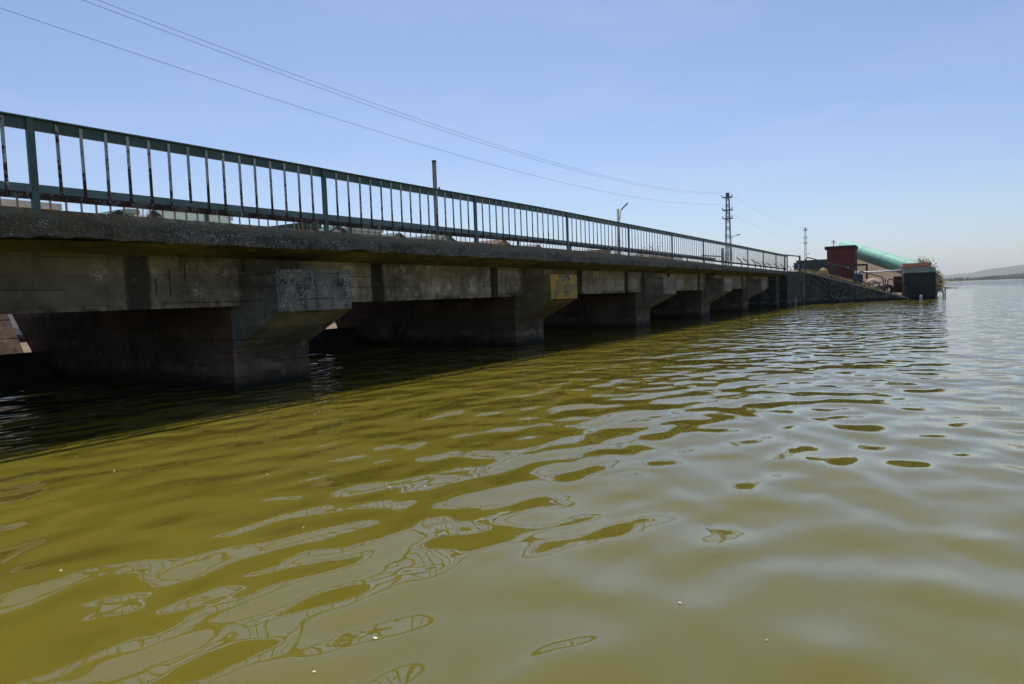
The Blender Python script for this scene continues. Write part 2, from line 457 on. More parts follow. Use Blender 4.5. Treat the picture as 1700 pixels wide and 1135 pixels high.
# ------------------------------------------------------------------ bridge
def interp(knots):
    ks = [k for k, _ in knots]; vs = [q for _, q in knots]
    def f(s):
        if s <= ks[0]: return vs[0]
        if s >= ks[-1]: return vs[-1]
        for i in range(len(ks)-1):
            if s <= ks[i+1]:
                t = (s-ks[i])/(ks[i+1]-ks[i]); t = t*t*(3-2*t)
                return vs[i] + (vs[i+1]-vs[i])*t
    return f
DECK = interp([(2, 2.285), (7.2, 2.31), (15, 2.358), (24, 2.345), (32, 2.300), (46, 2.245)])
RAIL = interp([(2, 3.158), (7.2, 3.202), (15, 3.255), (30, 3.258), (46, 3.235)])
KERB = interp([(2, 1.955), (5.2, 2.012), (8.5, 2.040), (15, 2.050), (33, 2.062), (46, 2.045)])

Y0, Y1 = -14.0, 46.2
bridge = thing('bridge', 'long weathered concrete barrage bridge standing in the green water on stepped piers', 'bridge', (-9.8, 16, 0))
def under(o, root):                      # parent while keeping world coordinates
    o.parent = root; o.matrix_parent_inverse = Matrix.Translation(root.location).inverted()
    return o
def frange(a, b, st):
    n = max(1, int(math.ceil((b-a)/st))); return [a+(b-a)*i/n for i in range(n+1)]
# kerb: ragged edge beam along the deck
ss = frange(Y0, 0, .25)[:-1] + frange(0, 13, .035)[:-1] + frange(13, 24, .07)[:-1] + frange(24, Y1, .2)
prof_n = 12
vv = []; ff = []
for s in ss:
    D, K = DECK(s), KERB(s)
    pr = []
    for i in range(8):                   # front face, bottom to top
        t = i/7; pr.append((-7.58 - (.012 if i in (0, 7) else 0), K+(D-K)*t, 1.0, t))
    pr.append((-7.86, D+.003, .2, 1)); pr.append((-7.90, D-.1, 0, 1)); pr.append((-7.90, K+.02, 0, 0)); pr.append((-7.72, K+.006, .6, 0))
    for i, (x, z, k, t) in enumerate(pr):
        p = Vector((x, s, z))
        q = mnoise.noise(p*3.1)*.6 + mnoise.noise(p*9)*.5 + mnoise.noise(p*27)*.45
        amp = .013*k*(1.25-t*.75)
        dx = q*amp
        dz = 0
        if t < .01 and k > .5:           # chipped lower arris
            e = mnoise.noise(Vector((s*2.3, 3, 1)))+.7*mnoise.noise(Vector((s*8, 7, 1)))
            dz = .012*e + (.035*max(0, mnoise.noise(Vector((s*1.7, 0, 5)))+.15))
            if s < 4.6: dz += .05*max(0, min(1, (4.6-s)/.6))*(.5+.8*mnoise.noise(Vector((s*5, 1, 9))))
        if .05 < t < .5 and s < 4.6 and k > .5:
            dx -= .05*max(0, min(1, (4.6-s)/.7))*max(0, .5+mnoise.noise(Vector((s*3, z*6, 2))))*(1-t*2)
        if t > .99 and k > .5: dz = .006*mnoise.noise(Vector((s*6, 2, 2)))
        vv.append((x+dx, s, z+dz))
for i in range(len(ss)-1):
    for k in range(prof_n):
        a = i*prof_n+k; b = i*prof_n+(k+1) % prof_n
        ff.append((b, a, a+prof_n, b+prof_n))
ff.append(tuple(range(prof_n))); ff.append(tuple((len(ss)-1)*prof_n+k for k in range(prof_n))[::-1])
under(link_mesh('kerb', vv, ff, MT['kerb']), bridge)
# deck slab with haunched soffit
vv = []; ff = []; s2 = frange(Y0, Y1, .7)
for s in s2:
    D, K = DECK(s), KERB(s)
    vv += [(-7.905, s, D-.06), (-12.25, s, D-.06), (-12.25, s, 2.02), (-11.7, s, 1.925), (-8.53, s, 1.925), (-8.3, s, 1.955), (-7.72, s, K+.012), (-7.905, s, K+.03)]
for i in range(len(s2)-1):
    for k in range(8):
        a = i*8+k; b = i*8+(k+1) % 8; ff.append((a, b, b+8, a+8))
ff.append(tuple(range(8))); ff.append(tuple((len(s2)-1)*8+k for k in range(8)))
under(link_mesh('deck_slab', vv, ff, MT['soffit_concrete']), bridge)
b = MB(); b.box(-12.05, -11.75, Y0, Y1-.05, 2.24, 2.34); under(b.build('far_kerb', MT['pale_concrete']), bridge)
GY1 = 44.9
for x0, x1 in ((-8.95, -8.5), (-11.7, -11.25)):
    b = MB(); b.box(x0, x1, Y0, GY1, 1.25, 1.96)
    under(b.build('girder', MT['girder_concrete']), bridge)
# right edges of the piers along the bridge
PIER_R = [-8.3, -.22, 7.85, 15.92, 24.1, 32.2, 40.25]
PW = 1.44
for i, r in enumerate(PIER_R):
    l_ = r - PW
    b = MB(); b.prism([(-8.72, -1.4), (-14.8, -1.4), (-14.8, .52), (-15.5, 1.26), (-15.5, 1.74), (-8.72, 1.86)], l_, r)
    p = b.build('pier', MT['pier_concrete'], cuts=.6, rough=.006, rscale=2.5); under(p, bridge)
    z0 = .63
    b = MB(); b.prism([(-7.70, 1.745), (-7.70, 1.155), (-8.70, z0), (-8.714, z0), (-8.714, 1.24), (-8.495, 1.244), (-8.495, 1.745)], l_+.004, r-.004)
    mt = 'corbel_concrete' if i in (0, 1, 2) else 'corbel_golden' if i == 3 else 'corbel_plain'
    c = b.build('corbel', MT[mt], cuts=.05 if i in (2, 3) else .16, rough=.006 if i < 4 else .003, rscale=7)
    c.parent = p
    # raised rib block on the girder face between corbel and slab
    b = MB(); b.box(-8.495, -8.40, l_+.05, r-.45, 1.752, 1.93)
    c = b.build('rib_block', MT['soffit_concrete'], bevel=.008); c.parent = p
# abutment at the far end
b = MB(); b.prism([(-8.05, -1.2), (-14.6, -1.2), (-14.6, 2.0), (-8.05, 2.0)], 45.0, 51.0)
under(b.build('abutment', MT['dark_wall'], cuts=.5, rough=.02, rscale=2), bridge)
b = MB(); b.box(-15.4, -12.26, Y0, 46.2, 1.75, 1.93); under(b.build('added_shade_slab', MT['soffit_concrete']), bridge)  # unseen slab, added to keep the sun off the water behind the deck
for a_, c_ in zip(PIER_R[:-1], PIER_R[1:]):
    b = MB(); b.prism([(-15.62, -1.3), (-16.0, -1.3), (-16.6, 1.34), (-16.25, 1.34), (-15.62, .45)], a_-PW+1.5, c_-PW+.22)
    under(b.build('apron_wall', MT['pier_concrete']), bridge)

# sluice gates between pier tails
GL = ['dark steel sluice gate hidden past the left frame edge', 'dark sluice gate whose top shows at the left edge under the girder',
      'dark sluice gate in the bay behind the nearest stepped corbel', 'dark sluice gate in the bay right of the golden lichen corbel',
      'dark sluice gate in the bay behind the fourth corbel', 'dark sluice gate in the farthest narrow-looking bay']
for i in range(6):
    y0, y1 = PIER_R[i]+.003, PIER_R[i+1]-PW-.003
    g = thing('sluice_gate', GL[i], 'sluice gate', (-14.2, (y0+y1)/2, 0), 0, 'sluice gates under the bridge')
    hw = (y1-y0)/2
    b = MB(); b.prism([(.12, -1.3), (.12, .3), (.05, .53), (-.05, .53), (-.12, .3), (-.12, -1.3)], -hw, hw); b.build('gate_leaf', MT['gate_steel'], g)
    for k in range(3):
        MB().box(.121, .19, -hw+hw*2*(k+.5)/3-.05, -hw+hw*2*(k+.5)/3+.05, -1.3, .28).build('stiffener', MT['gate_steel'], g)
    b = MB(); b.box(-.2, .2, -.2, .2, .532, .75); b.build('lifting_lug', MT['gate_steel'], g)

# ------------------------------------------------------------------ railings
POSTS = [-11.9, -8.1, -4.3, -.45, 3.40, 7.22, 11.12, 15.10, 19.12, 23.12, 26.98, 30.86, 34.72, 38.46, 42.06, 45.82]
def sweep(name, x0, x1, zf0, zf1, y0, y1, mat, parent, step=1.0):
    ys = frange(y0, y1, step); v = []; f = []
    for y in ys:
        v += [(x0, y, zf0(y)), (x1, y, zf0(y)), (x1, y, zf1(y)), (x0, y, zf1(y))]
    for i in range(len(ys)-1):
        for k in range(4):
            a = i*4+k; bb = i*4+(k+1) % 4; f.append((a, bb, bb+4, a+4))
    f += [(3, 2, 1, 0), tuple((len(ys)-1)*4+k for k in range(4))]
    o = link_mesh(name, v, f, mat); under(o, parent); return o
rl = thing('bridge_railing', 'rusty teal steel railing with peeling grey balusters along the near bridge edge', 'railing', (-7.54, 16, 2.3))
XR = -7.545
sweep('top_rail', XR-.022, XR+.022, lambda y: RAIL(y)-.118, lambda y: RAIL(y)-.014, Y0+2, 45.86, MT['teal_paint'], rl)
sweep('top_plate', XR-.05, XR+.052, lambda y: RAIL(y)-.013, lambda y: RAIL(y)+.002, Y0+2, 45.88, MT['teal_paint'], rl)
sweep('bottom_rail', XR-.022, XR+.020, lambda y: DECK(y)+.092, lambda y: DECK(y)+.150, Y0+2, 45.86, MT['bottom_rail_paint'], rl)
sweep('bottom_flange', XR-.03, XR+.034, lambda y: DECK(y)+.084, lambda y: DECK(y)+.0915, Y0+2, 45.86, MT['bottom_rail_paint'], rl)
for y in POSTS:
    b = MB()
    b.box(XR+.0355, XR+.043, y-.034, y+.034, DECK(y)-.045, RAIL(y)-.016)      # face plate of the channel
    b.box(XR+.004, XR+.0353, y-.034, y-.027, DECK(y)-.005, RAIL(y)-.119)
    b.box(XR+.004, XR+.0353, y+.027, y+.034, DECK(y)-.005, RAIL(y)-.119)
    under(b.build('post', MT['teal_post_paint']), rl)
bal = []
for a_, c_ in zip(POSTS[:-1], POSTS[1:]):
    for k in range(1, 16):
        bal.append(a_ + (c_-a_)*k/16 + random.uniform(-.006, .006))
def baluster_mb(b, y, xf, w, zb, zt):
    dx = random.uniform(-.004, .004)
    b.bar((xf+.008, y, zb), (xf+.008, y+dx, zt), .012, w, up=(0, 1, 0)) if False else None
    n = len(b.v)
    for z, o_ in ((zb, 0), (zt, dx)):
        b.v += [(xf, y-w/2+o_, z), (xf+.013, y-w/2+o_, z), (xf+.013, y+w/2+o_, z), (xf, y+w/2+o_, z)]
    for k in range(4):
        b.f.append((n+k, n+(k+1) % 4, n+4+(k+1) % 4, n+4+k))
    b.f += [(n+3, n+2, n+1, n), (n+4, n+5, n+6, n+7)]
vis = [y for y in bal if y > 2.95][:100]; rest = [y for y in bal if y not in vis]
for y in vis:
    b = MB(); baluster_mb(b, y, XR+.0225, .030, DECK(y)+.094, RAIL(y)-.03)
    under(b.build('baluster', MT['baluster_paint']), rl)
b = MB()
for y in rest: baluster_mb(b, y, XR+.0225, .030, DECK(y)+.094, RAIL(y)-.03)
o = under(b.build('baluster', MT['baluster_paint']), rl); o['kind'] = 'stuff'

XF = -12.0
fr_ = thing('bridge_railing', 'second railing with rusty reddish bars along the far bridge edge, behind the near one', 'railing', (XF, 16, 2.3))
sweep('top_rail', XF-.022, XF+.022, lambda y: RAIL(y)-.085, lambda y: RAIL(y)+.08, Y0+2, 45.86, MT['far_rail_paint'], fr_)
sweep('bottom_rail', XF-.022, XF+.020, lambda y: DECK(y)+.10, lambda y: DECK(y)+.16, Y0+2, 45.86, MT['bottom_rail_paint'], fr_)
for y in POSTS:
    b = MB(); b.box(XF-.035, XF+.0215, y+1.2-.032, y+1.2+.032, DECK(y)-.05, RAIL(y)-.021) if y < 44 else None
    if b.v: under(b.build('post', MT['teal_post_paint']), fr_)
fb = frange(-11.5, 45.5, .235)
vis = [y for y in fb if y > 4.6][:100]; rest = [y for y in fb if y not in vis]
for y in vis:
    b = MB(); baluster_mb(b, y, XF+.0225, .030, DECK(y)+.105, RAIL(y)-.084)
    under(b.build('baluster', MT['far_baluster_paint']), fr_)
b = MB()
for y in rest: baluster_mb(b, y, XF+.0225, .030, DECK(y)+.105, RAIL(y)-.084)
o = under(b.build('baluster', MT['far_baluster_paint']), fr_); o['kind'] = 'stuff'

# ------------------------------------------------------------------ land
def sm(x, a, b):
    t = max(0, min(1, (x-a)/(b-a))); return t*t*(3-2*t)
def wall_y(x):                      # line of the sloping wing wall
    return 51.2 + (x+7.35)*(58.6-51.2)/(-1.2+7.35)
def ground_z(x, y):
    n = .12*mnoise.noise(Vector((x*.35, y*.35, 0))) + .05*mnoise.noise(Vector((x*1.3, y*1.3, 4)))
    low = .15 + .9*sm(-x, 30, 60) + n
    # platform at the end of the bridge, falling to the water on the right
    prof = 2.24*max(0, min(1, (-x-1.05)/6.2))
    if x > -1.05: prof = -.5*min(1, (x+1.05)/1.5)
    front = sm(y, 46.4, 48.0) if x < -8.2 else 1.0
    plat = prof + n*.6*min(1, max(0, (-x-1.5)/2))
    # dam shoulder rising behind
    plat += 2.4*sm(y, 63.5, 74)*sm(-x, -2.5, 4.8)*(1-sm(-x, 6.9, 8.6))
    far = sm(y, 95, 140)
    plat = plat*(1-far) + far*(1.0*sm(-x, 2, 30)-.3*(1-sm(-x, 2, 30)))
    if x < -15: plat = plat + (1.4-plat)*sm(-x, 20, 40)
    z = low*(1-front) + plat*front
    return z
xs = frange(-2400, -400, 200)[:-1] + frange(-400, -60, 20)[:-1] + frange(-60, -18, 2)[:-1] + frange(-18, 2.2, .4)
ysr = frange(-2400, -100, 200)[:-1] + frange(-100, 40, 5)[:-1] + frange(40, 90, .5)[:-1] + frange(90, 200, 5)[:-1] + frange(200, 900, 70)
def grid(name, xs, ys, zf, mat, keep=None):
    v = [(x, y, zf(x, y)) for y in ys for x in xs]; nx = len(xs); f = []
    for j in range(len(ys)-1):
        for i in range(nx-1):
            q = (j*nx+i, j*nx+i+1, (j+1)*nx+i+1, (j+1)*nx+i)
            cx = (v[q[0]][0]+v[q[2]][0])/2; cy = (v[q[0]][1]+v[q[2]][1])/2
            if keep is None or keep(cx, cy): f.append(q)
    o = link_mesh(name, v, f, mat, smooth=True); return o
def ground_mat():
    a = Mat('dry_ground'); n1 = a.noise(.35, 6, .6); n2 = a.noise(2.5, 5, .65); n3 = a.noise(14, 4, .7)
    col = a.mix(a.step(n1, .35, .65), (.17, .128, .09), (.22, .16, .125))
    col = a.mix(a.step(n2, .48, .62), col, (.16, .135, .058))
    col = a.mix(a.math('MULTIPLY', a.step(n3, .55, .7), .6), col, (.16, .11, .08))
    return a.done(col, .95, a.bump(a.math('ADD', n2, a.math('MULTIPLY', n3, .4)), .06), spec=.1)
def keep(x, y):
    if x > -14.75 and y < 48: return False
    if x > -8.3 and y < wall_y(x)+.18: return False
    return True
g = grid('ground', xs, ysr, ground_z, ground_mat(), keep); tag(g, kind='structure')
# approach slab between the bridge end and the wing wall
b = MB(); b.box(-14.5, -7.62, 46.25, 51.4, 2.02, 2.225); ap = b.build('paving', MT['pale_concrete']); tag(ap, kind='structure')

# wing wall
ww = thing('retaining_wall', 'dark stained concrete wing wall whose top slopes from the bridge end down into the water', 'wall', (-7.4, 48, 0))
P0 = Vector((-7.35, 51.2, 0)); P1 = Vector((-1.15, 58.66, 0)); dW = (P1-P0).normalized(); nW = Vector((dW.y, -dW.x, 0))
def wall_piece(name, a, b_, z0a, z0b, z1a, z1b, th, mat, off=0, cuts=0, rough=0):
    n_ = Vector(((b_-a).y, -(b_-a).x, 0)).normalized()
    o_ = MB(); q = []
    for p, z0, z1 in ((a, z0a, z1a), (b_, z0b, z1b)):
        f0 = p + n_*off; k0 = p - n_*th
        q += [(f0.x, f0.y, z0), (k0.x, k0.y, z0), (k0.x, k0.y, z1), (f0.x, f0.y, z1)]
    o_.v = q; o_.f = [(0,1,2,3), (7,6,5,4), (0,4,5,1), (1,5,6,2), (2,6,7,3), (3,7,4,0)]
    return under(o_.build(name, MT[mat], cuts=cuts, rough=rough, rscale=3), ww)
A0 = Vector((-7.62, 46.25, 0))
wall_piece('wall_panel', A0, Vector((-7.37, 51.17, 0)), -1, -1, 2.24, 2.24, .38, 'dark_wall', cuts=.4, rough=.012)
wall_piece('wall_panel', P0, P1, -1, -1, 2.24, .06, .38, 'dark_wall', cuts=.4, rough=.012)
wall_piece('coping', P0, P1, 2.243, .063, 2.30, .12, .40, 'pale_concrete', off=.03)
o_ = MB(); o_.box(-7.52, -7.30, 51.05, 51.19, -1, 2.30); under(o_.build('pilaster', MT['corbel_plain'], bevel=.01), ww)

# handrail hoops
def hoop_pts(pa, pb, r=.22, n=5):
    """rounded inverted U between two feet (a,b at their tops' heights)"""
    a0, a1 = pa; b0, b1 = pb
    d = (b1-a1); L = Vector((d.x, d.y, 0)).length; e = d/L
    pts = [a0]
    for i in range(n+1):
        t = math.pi/2*i/n
        pts.append(a1 + e*(r*(1-math.cos(t))) + Vector((0, 0, -r+r*math.sin(t))))
    for i in range(n+1):
        t = math.pi/2*i/n
        pts.append(b1 - e*(r*(1-math.sin(t))) + Vector((0, 0, -r+r*math.cos(t))))
    pts.append(b0)
    return pts
def hoop(label, a, b_, za, zb, post_z, h=1.06):
    o = thing('handrail', label, 'handrail', (a.x, a.y, za), 0, 'hooped handrails on the wing wall')
    A = Vector((a.x, a.y, za)); B = Vector((b_.x, b_.y, zb))
    up = Vector((0, 0, h))
    m_ = MB().tube(hoop_pts((A, A+up), (B, B+up)), .042, 8)
    under(m_.build('hoop', MT['hoop_steel'], smooth=True), o)
    q = B + (B-A).normalized()*.2; q.z = zb - .02
    m_ = MB().tube([q, q+Vector((0, 0, post_z))], .045, 8); under(m_.build('post', MT['hoop_steel'], smooth=True), o)
    m_ = MB().tube([B+Vector((0, 0, h*.62)), Vector((q.x, q.y, zb+h*.62))], .022, 6); under(m_.build('clamp', MT['hoop_steel'], smooth=True), o)
def wt_(t): return P0 + (P1-P0)*t
def wz_(t): return 2.30 + (.12-2.30)*t
off = nW*-.14
hoop('grey tube handrail hoop standing level beside the railing end', Vector((-7.8, 46.5, 0)), Vector((-7.55, 50.7, 0)), 2.24, 2.26, 1.16)
hoop('longest sloping handrail hoop, passing in front of the maroon hut', wt_(.03)+off, wt_(.475)+off, wz_(.03), wz_(.475), 1.0)
hoop('sloping handrail hoop in front of the pink boulder', wt_(.52)+off, wt_(.755)+off, wz_(.52), wz_(.755), 1.0)
hoop('lowest handrail hoop ending against the dark concrete block', wt_(.80)+off, wt_(.96)+off, wz_(.80), wz_(.96), .9)
Q0 = Vector((-.35, 60.1, 0)); Q1 = Vector((1.02, 61.7, 0))
hoop('bent handrail end standing out in the water right of the block', Q0, Q1, -.1, -.42, 1.12, h=1.05)

# concrete intake block
bl = thing('intake_block', 'square dark concrete block with pale upper band and orange brick cap standing in the water', 'concrete block', (-.65, 59.6, 0), math.radians(6))
MB().box(-.96, 1.06, -.92, .95, -1.2, 1.97).build('base', MT['block_dark'], bl, cuts=.25, rough=.012, rscale=3)
MB().box(-.95, .62, -.90, .93, 1.975, 2.42).build('band', MT['block_grey'], bl, bevel=.01)
MB().box(-1.03, .80, -1.0, .98, 2.424, 2.68).build('cap', MT['orange_brick'], bl, cuts=.12, rough=.02, rscale=4)
MB().box(.45, .62, -.975, -.921, -.05, 1.15).build('ladder_plate', MT['gate_steel'], bl)
tag(MB().tube([(-.42, 58.5, -.12), (-.42, 58.5, .16), (-.42, 58.5, .30), (-.42, 58.5, .36)], [.07, .10, .10, .04], 10).build('float', MT['white_paint'], smooth=True), 'small white float bobbing in front of the dark concrete block', 'float')
q = on_x(1320, 500, -7.45)
tag(MB().tube([(-7.42, q.y, -.6), (-7.42, q.y, .62)], .045, 8).build('marker_stake', MT['galvanised'], smooth=True), 'pale thin stake standing in the water at the bridge abutment', 'stake')

# maroon hut
hut = thing('pump_hut', 'small maroon brick hut with flat overhanging roof above the sloping wall', 'hut', (-6.0, 62.2, 0))
MB().box(-1.0, 1.02, -1.2, 1.2, 1.3, 4.14).build('wall', MT['maroon_wall'], hut)
MB().box(-1.16, 1.08, -1.32, 1.32, 4.144, 4.40).build('roof', MT['maroon_roof'], hut, bevel=.015)
d_ = MB().box(-.72, -.42, -1.225, -1.202, 1.9, 3.0).build('door', MT['dark_green_steel'], hut)
l_ = MB().box(.42, .62, -1.30, -1.202, 2.62, 2.95); l_.box(.46, .58, -1.36, -1.301, 2.66, 2.80); l_.build('lamp_box', MT['rusty_steel'], hut)
MB().box(.48, .60, -1.372, -1.361, 2.55, 2.70).build('notice', MT['white_paint'], hut)

# big green pipe
pp = thing('water_pipe', 'huge pale green steel pipe slanting down from behind the maroon hut into the lake', 'pipe', (-3, 63, 2))
ax0 = Vector((-6.3, 66.5, 4.53)); ax1 = Vector((.12, 60.05, 1.82)); RAD = .60
dA = (ax1-ax0).normalized()
m_ = MB().tube([ax0 + (ax1-ax0)*t for t in (0, .2, .4, .6, .8, 1)], RAD, 48); under(m_.build('barrel', MT['green_pipe'], smooth=False), pp)
for ch in pp.children:
    for f in ch.data.polygons: f.use_smooth = len(f.vertices) == 4
for t in (.27, .52, .77):
    c_ = ax0+(ax1-ax0)*t
    m_ = MB().tube([c_-dA*.03, c_+dA*.03], RAD+.012, 48); under(m_.build('weld_band', MT['green_pipe'], smooth=True), pp)

# things on the bank
def ico(name, label, cat, loc, r, mat, sc=(1, 1, 1), rough=.22, sub=3, group=None):
    bm = bmesh.new(); bmesh.ops.create_icosphere(bm, subdivisions=sub, radius=1)
    seed = Vector((random.random()*50, random.random()*50, random.random()*50))
    for v in bm.verts:
        k = 1 + rough*mnoise.noise(v.co*1.3+seed) + rough*.6*mnoise.noise(v.co*3+seed)
        v.co = Vector((v.co.x*sc[0], v.co.y*sc[1], v.co.z*sc[2]))*(r*k)
    me = bpy.data.meshes.new(name); bm.to_mesh(me); bm.free(); me.materials.append(mat)
    o = bpy.data.objects.new(name, me); COL.objects.link(o); o.location = loc
    return tag(o, label, cat, group)
def at(px, py, y):            # a surveyed point at distance y
    return on_y(px, py, y)
p = at(1451, 470, 59.3); ico('boulder', 'big pink boulder behind the sloping handrail', 'boulder', (p.x, p.y, p.z), .52, MT['pink_stone'], (1, .9, .75), group='boulders on the bank')
p = at(1468, 475, 58.9); ico('boulder', 'smaller pink boulder just right of the big pink one', 'boulder', (p.x, p.y, p.z), .33, MT['pink_stone'], group='boulders on the bank')
p = at(1455, 477, 58.3); ico('boulder', 'dark mossy boulder low in front of the pink boulders', 'boulder', (p.x, p.y, p.z), .34, MT['dark_green_steel'], (1.2, .9, .7), group='boulders on the bank')
p = at(1367, 452, 58.5); ico('boulder', 'ochre boulder left of the maroon hut', 'boulder', (p.x, p.y, p.z), .34, MT['ochre_stone'], (1, .9, 1), group='boulders on the bank')
p = at(1474, 481, 57.6)
ty = thing('tyre', 'old black tyre lying on the sloping wall beside the block', 'tyre', p)
bm = bmesh.new(); R0, r0 = .30, .12; vs_ = []
m_ = MB(); ring = 24
for i in range(ring):
    for k in range(10):
        a1 = 2*math.pi*i/ring; a2 = 2*math.pi*k/10
        m_.v.append(((R0+r0*math.cos(a2))*math.cos(a1), r0*.9*math.sin(a2), (R0+r0*math.cos(a2))*math.sin(a1)))
for i in range(ring):
    for k in range(10):
        m_.f.append((i*10+k, i*10+(k+1) % 10, ((i+1) % ring)*10+(k+1) % 10, ((i+1) % ring)*10+k))
bm.free(); t_ = m_.build('tyre_ring', MT['tyre_rubber'], ty, smooth=True); t_.rotation_euler = (.35, 0, .5)
def barrel(label, px, py, y, r, h, mat):
    p = at(px, py, y)
    o = thing('drum', label, 'drum', p)
    MB().tube([(0, 0, 0), (0, 0, h*.33), (0, 0, h*.34), (0, 0, h*.66), (0, 0, h*.67), (0, 0, h)], [r, r, r*1.03, r*1.03, r, r], 20).build('shell', MT[mat], o, smooth=False)
    MB().tube([(0, 0, h+.002), (0, 0, h+.03)], r*1.02, 20).build('rim', MT[mat], o)
barrel('dark blue steel drum on the bank right of the maroon hut', 1425, 474, 59.5, .32, .85, 'blue_drum')
# dark red pipe frame
p0 = at(1417, 440, 60.5); p1 = at(1439, 439, 60.5); p2 = at(1439, 452, 60.5)
fr2 = thing('pipe_frame', 'dark red square pipe frame sticking out of the hut side', 'pipe frame', p2)
under(MB().bar(p0, p1+Vector((.07, 0, 0)), .14).build('crossbar', MT['maroon_roof']), fr2)
under(MB().bar(p1-Vector((0, 0, .075)), p2-Vector((0, 0, .5)), .14).build('upright', MT['maroon_roof']), fr2)
p0 = at(1418, 452.5, 60.0); p1 = at(1500, 448.5, 60.0)
tag(MB().tube([p0, p0*.5+p1*.5-Vector((0, 0, .02)), p1], .075, 10).build('water_pipe', MT['white_paint'], smooth=True), 'thin white pipe running level from the hut to the block', 'pipe')
p = at(1492, 466, 60.5)
cb = thing('cabinet', 'rusty brown steel cabinet between the handrails and the block', 'cabinet', (p.x, p.y, p.z-.9))
MB().box(-.35, .45, -.3, .3, 0, 1.25).build('body', MT['rusty_steel'], cb, bevel=.012)
MB().box(-.30, .40, -.318, -.3015, .08, 1.15).build('door', MT['rusty_steel'], cb)
p = at(1327, 442, 60)
bx = thing('skip', 'blue steel box with a white panel behind the level handrail hoop', 'steel box', (p.x, p.y, p.z-.26))
MB().box(-.38, .38, -.3, .3, 0, .5).build('body', MT['blue_box'], bx, bevel=.015)
MB().box(-.02, .14, -.315, -.3015, .06, .44).build('panel', MT['white_paint'], bx)
MB().box(-.41, .41, -.33, .33, .502, .55).build('lid', MT['blue_box'], bx)
p = at(1353, 445, 66)
ct = thing('container', 'dark green corrugated steel container left of the maroon hut', 'container', (p.x, p.y+1.2, 2.0))
m_ = MB()
for k in range(30):
    x0 = -1.55+k*3.1/30; m_.box(x0+.001, x0+3.1/30-.001, -1.15-(.04 if k % 2 else 0), 1.1, 0, 1.5)
m_.build('body', MT['dark_green_steel'], ct)
MB().box(-1.6, 1.6, -1.2, 1.15, 1.503, 1.57).build('roof', MT['dark_green_steel'], ct)
MB().box(.75, 1.5, -1.26, -1.2, .1, 1.4).build('door', MT['green_roof'], ct)

# ------------------------------------------------------------------ poles, pylons, wires
def pole(px, ytop, X):
    q = on_x(px, ytop, X); return q
q = on_x(720.5, 269, -14.9)
po = thing('utility_pole', 'bare square timber pole behind the railing, sawn off flat at the top', 'pole', (q.x, q.y, 0))
MB().box(-.055, .055, -.055, .055, -.6, q.z).build('shaft', MT['timber'], po, bevel=.01)
MB().box(-.06, .06, -.06, .06, q.z+.002, q.z+.06).build('cap', MT['rusty_steel'], po)
m_ = MB(); m_.bar((.056, 0, q.z-.95), (.15, .04, q.z-.95), .03); m_.bar((.15, .04, q.z-.98), (.15, .04, q.z-.88), .045); m_.build('bracket', MT['rusty_steel'], po)
q = on_x(1026, 346.5, -14.9)
lp = thing('street_lamp', 'old concrete lamp post with one slanted lamp head behind the railing', 'street lamp', (q.x, q.y, 0))
MB().tube([(0, 0, -.6), (0, 0, q.z)], [.115, .075], 12).build('shaft', MT['timber'], lp, smooth=True)
MB().tube([(.07, .03, q.z-.6), (.11, .05, q.z-.55), (.13, .06, q.z-.15), (.2, .09, q.z-.02)], .02, 8).build('arm', MT['galvanised'], lp, smooth=True)
hd = MB(); hd.bar((.14, .06, q.z-.08), (.50, .24, q.z+.31), .15, .085); hd.build('lamp_head', MT['galvanised'], lp, bevel=.03)

def pylon(label, loc, mat):
    o = thing('pylon', label, 'pylon', loc, 0, 'lattice pylons of the power line')
    H_ = 10.35; wb, wt2 = .34, .115
    def corner(i, z):
        h = wb + (wt2-wb)*(z/H_); sx, sy = ((-1,-1),(1,-1),(1,1),(-1,1))[i]
        return Vector((sx*h, sy*h, z))
    for i in range(4):
        MB().bar(corner(i, -.3), corner(i, H_), .05).build('leg', MT[mat], o)
    br = MB(); zs = [0, 1.1, 2.15, 3.15, 4.1, 5.0, 5.85, 6.65, 7.4, 8.1, 8.8, 9.5, 10.2]
    for a_, c_ in zip(zs[:-1], zs[1:]):
        for i in range(4):
            j = (i+1) % 4
            br.bar(corner(i, a_), corner(j, c_), .026); br.bar(corner(j, a_), corner(i, c_), .026)
            if a_ in (0, 4.1, 8.1): br.bar(corner(i, a_+.02), corner(j, a_+.02), .05)
    br.build('bracing', MT[mat], o)
    MB().box(-.15, .15, -.14, .14, H_-.36, H_+.03).build('head_plate', MT[mat], o)
    for z, L in ((9.95, .46), (8.75, .45), (7.95, .43)):
        a = MB(); a.bar((-L, -.24, z), (L, -.24, z), .075); a.bar((-L, .24, z), (L, .24, z), .075); a.build('crossarm', MT[mat], o)
        for sx in (-1, 1):
            m_ = MB().tube([(sx*L, -.24, z+.04), (sx*L, -.24, z+.1), (sx*L, -.24, z+.2), (sx*L, -.24, z+.24)], [.025, .055, .045, .015], 8)
            m_.build('insulator', MT['porcelain'], o, smooth=True)
    a = MB().tube([(.3, 0, 6.1), (.6, 0, 6.3), (.85, 0, 6.32)], .03, 6); a.bar((.8, 0, 6.32), (1.1, 0, 6.36), .14, .09); a.build('lamp_arm', MT[mat], o)
    return o
py1 = pylon('nearest and tallest-looking lattice pylon carrying the wires, right of the lamp post', (-16.3, 67.0, 0), 'lattice_steel')
copy_tree(py1, (-16.3, 115.5, 0), math.radians(3), 'second lattice pylon, rising above the handrail hoops left of the maroon hut', scale=(.62, .62, 1))
copy_tree(py1, (-16.3, 153.0, 0), math.radians(-2), 'farthest lattice pylon, only its head showing above the maroon hut roof', scale=(.7, .7, 1))
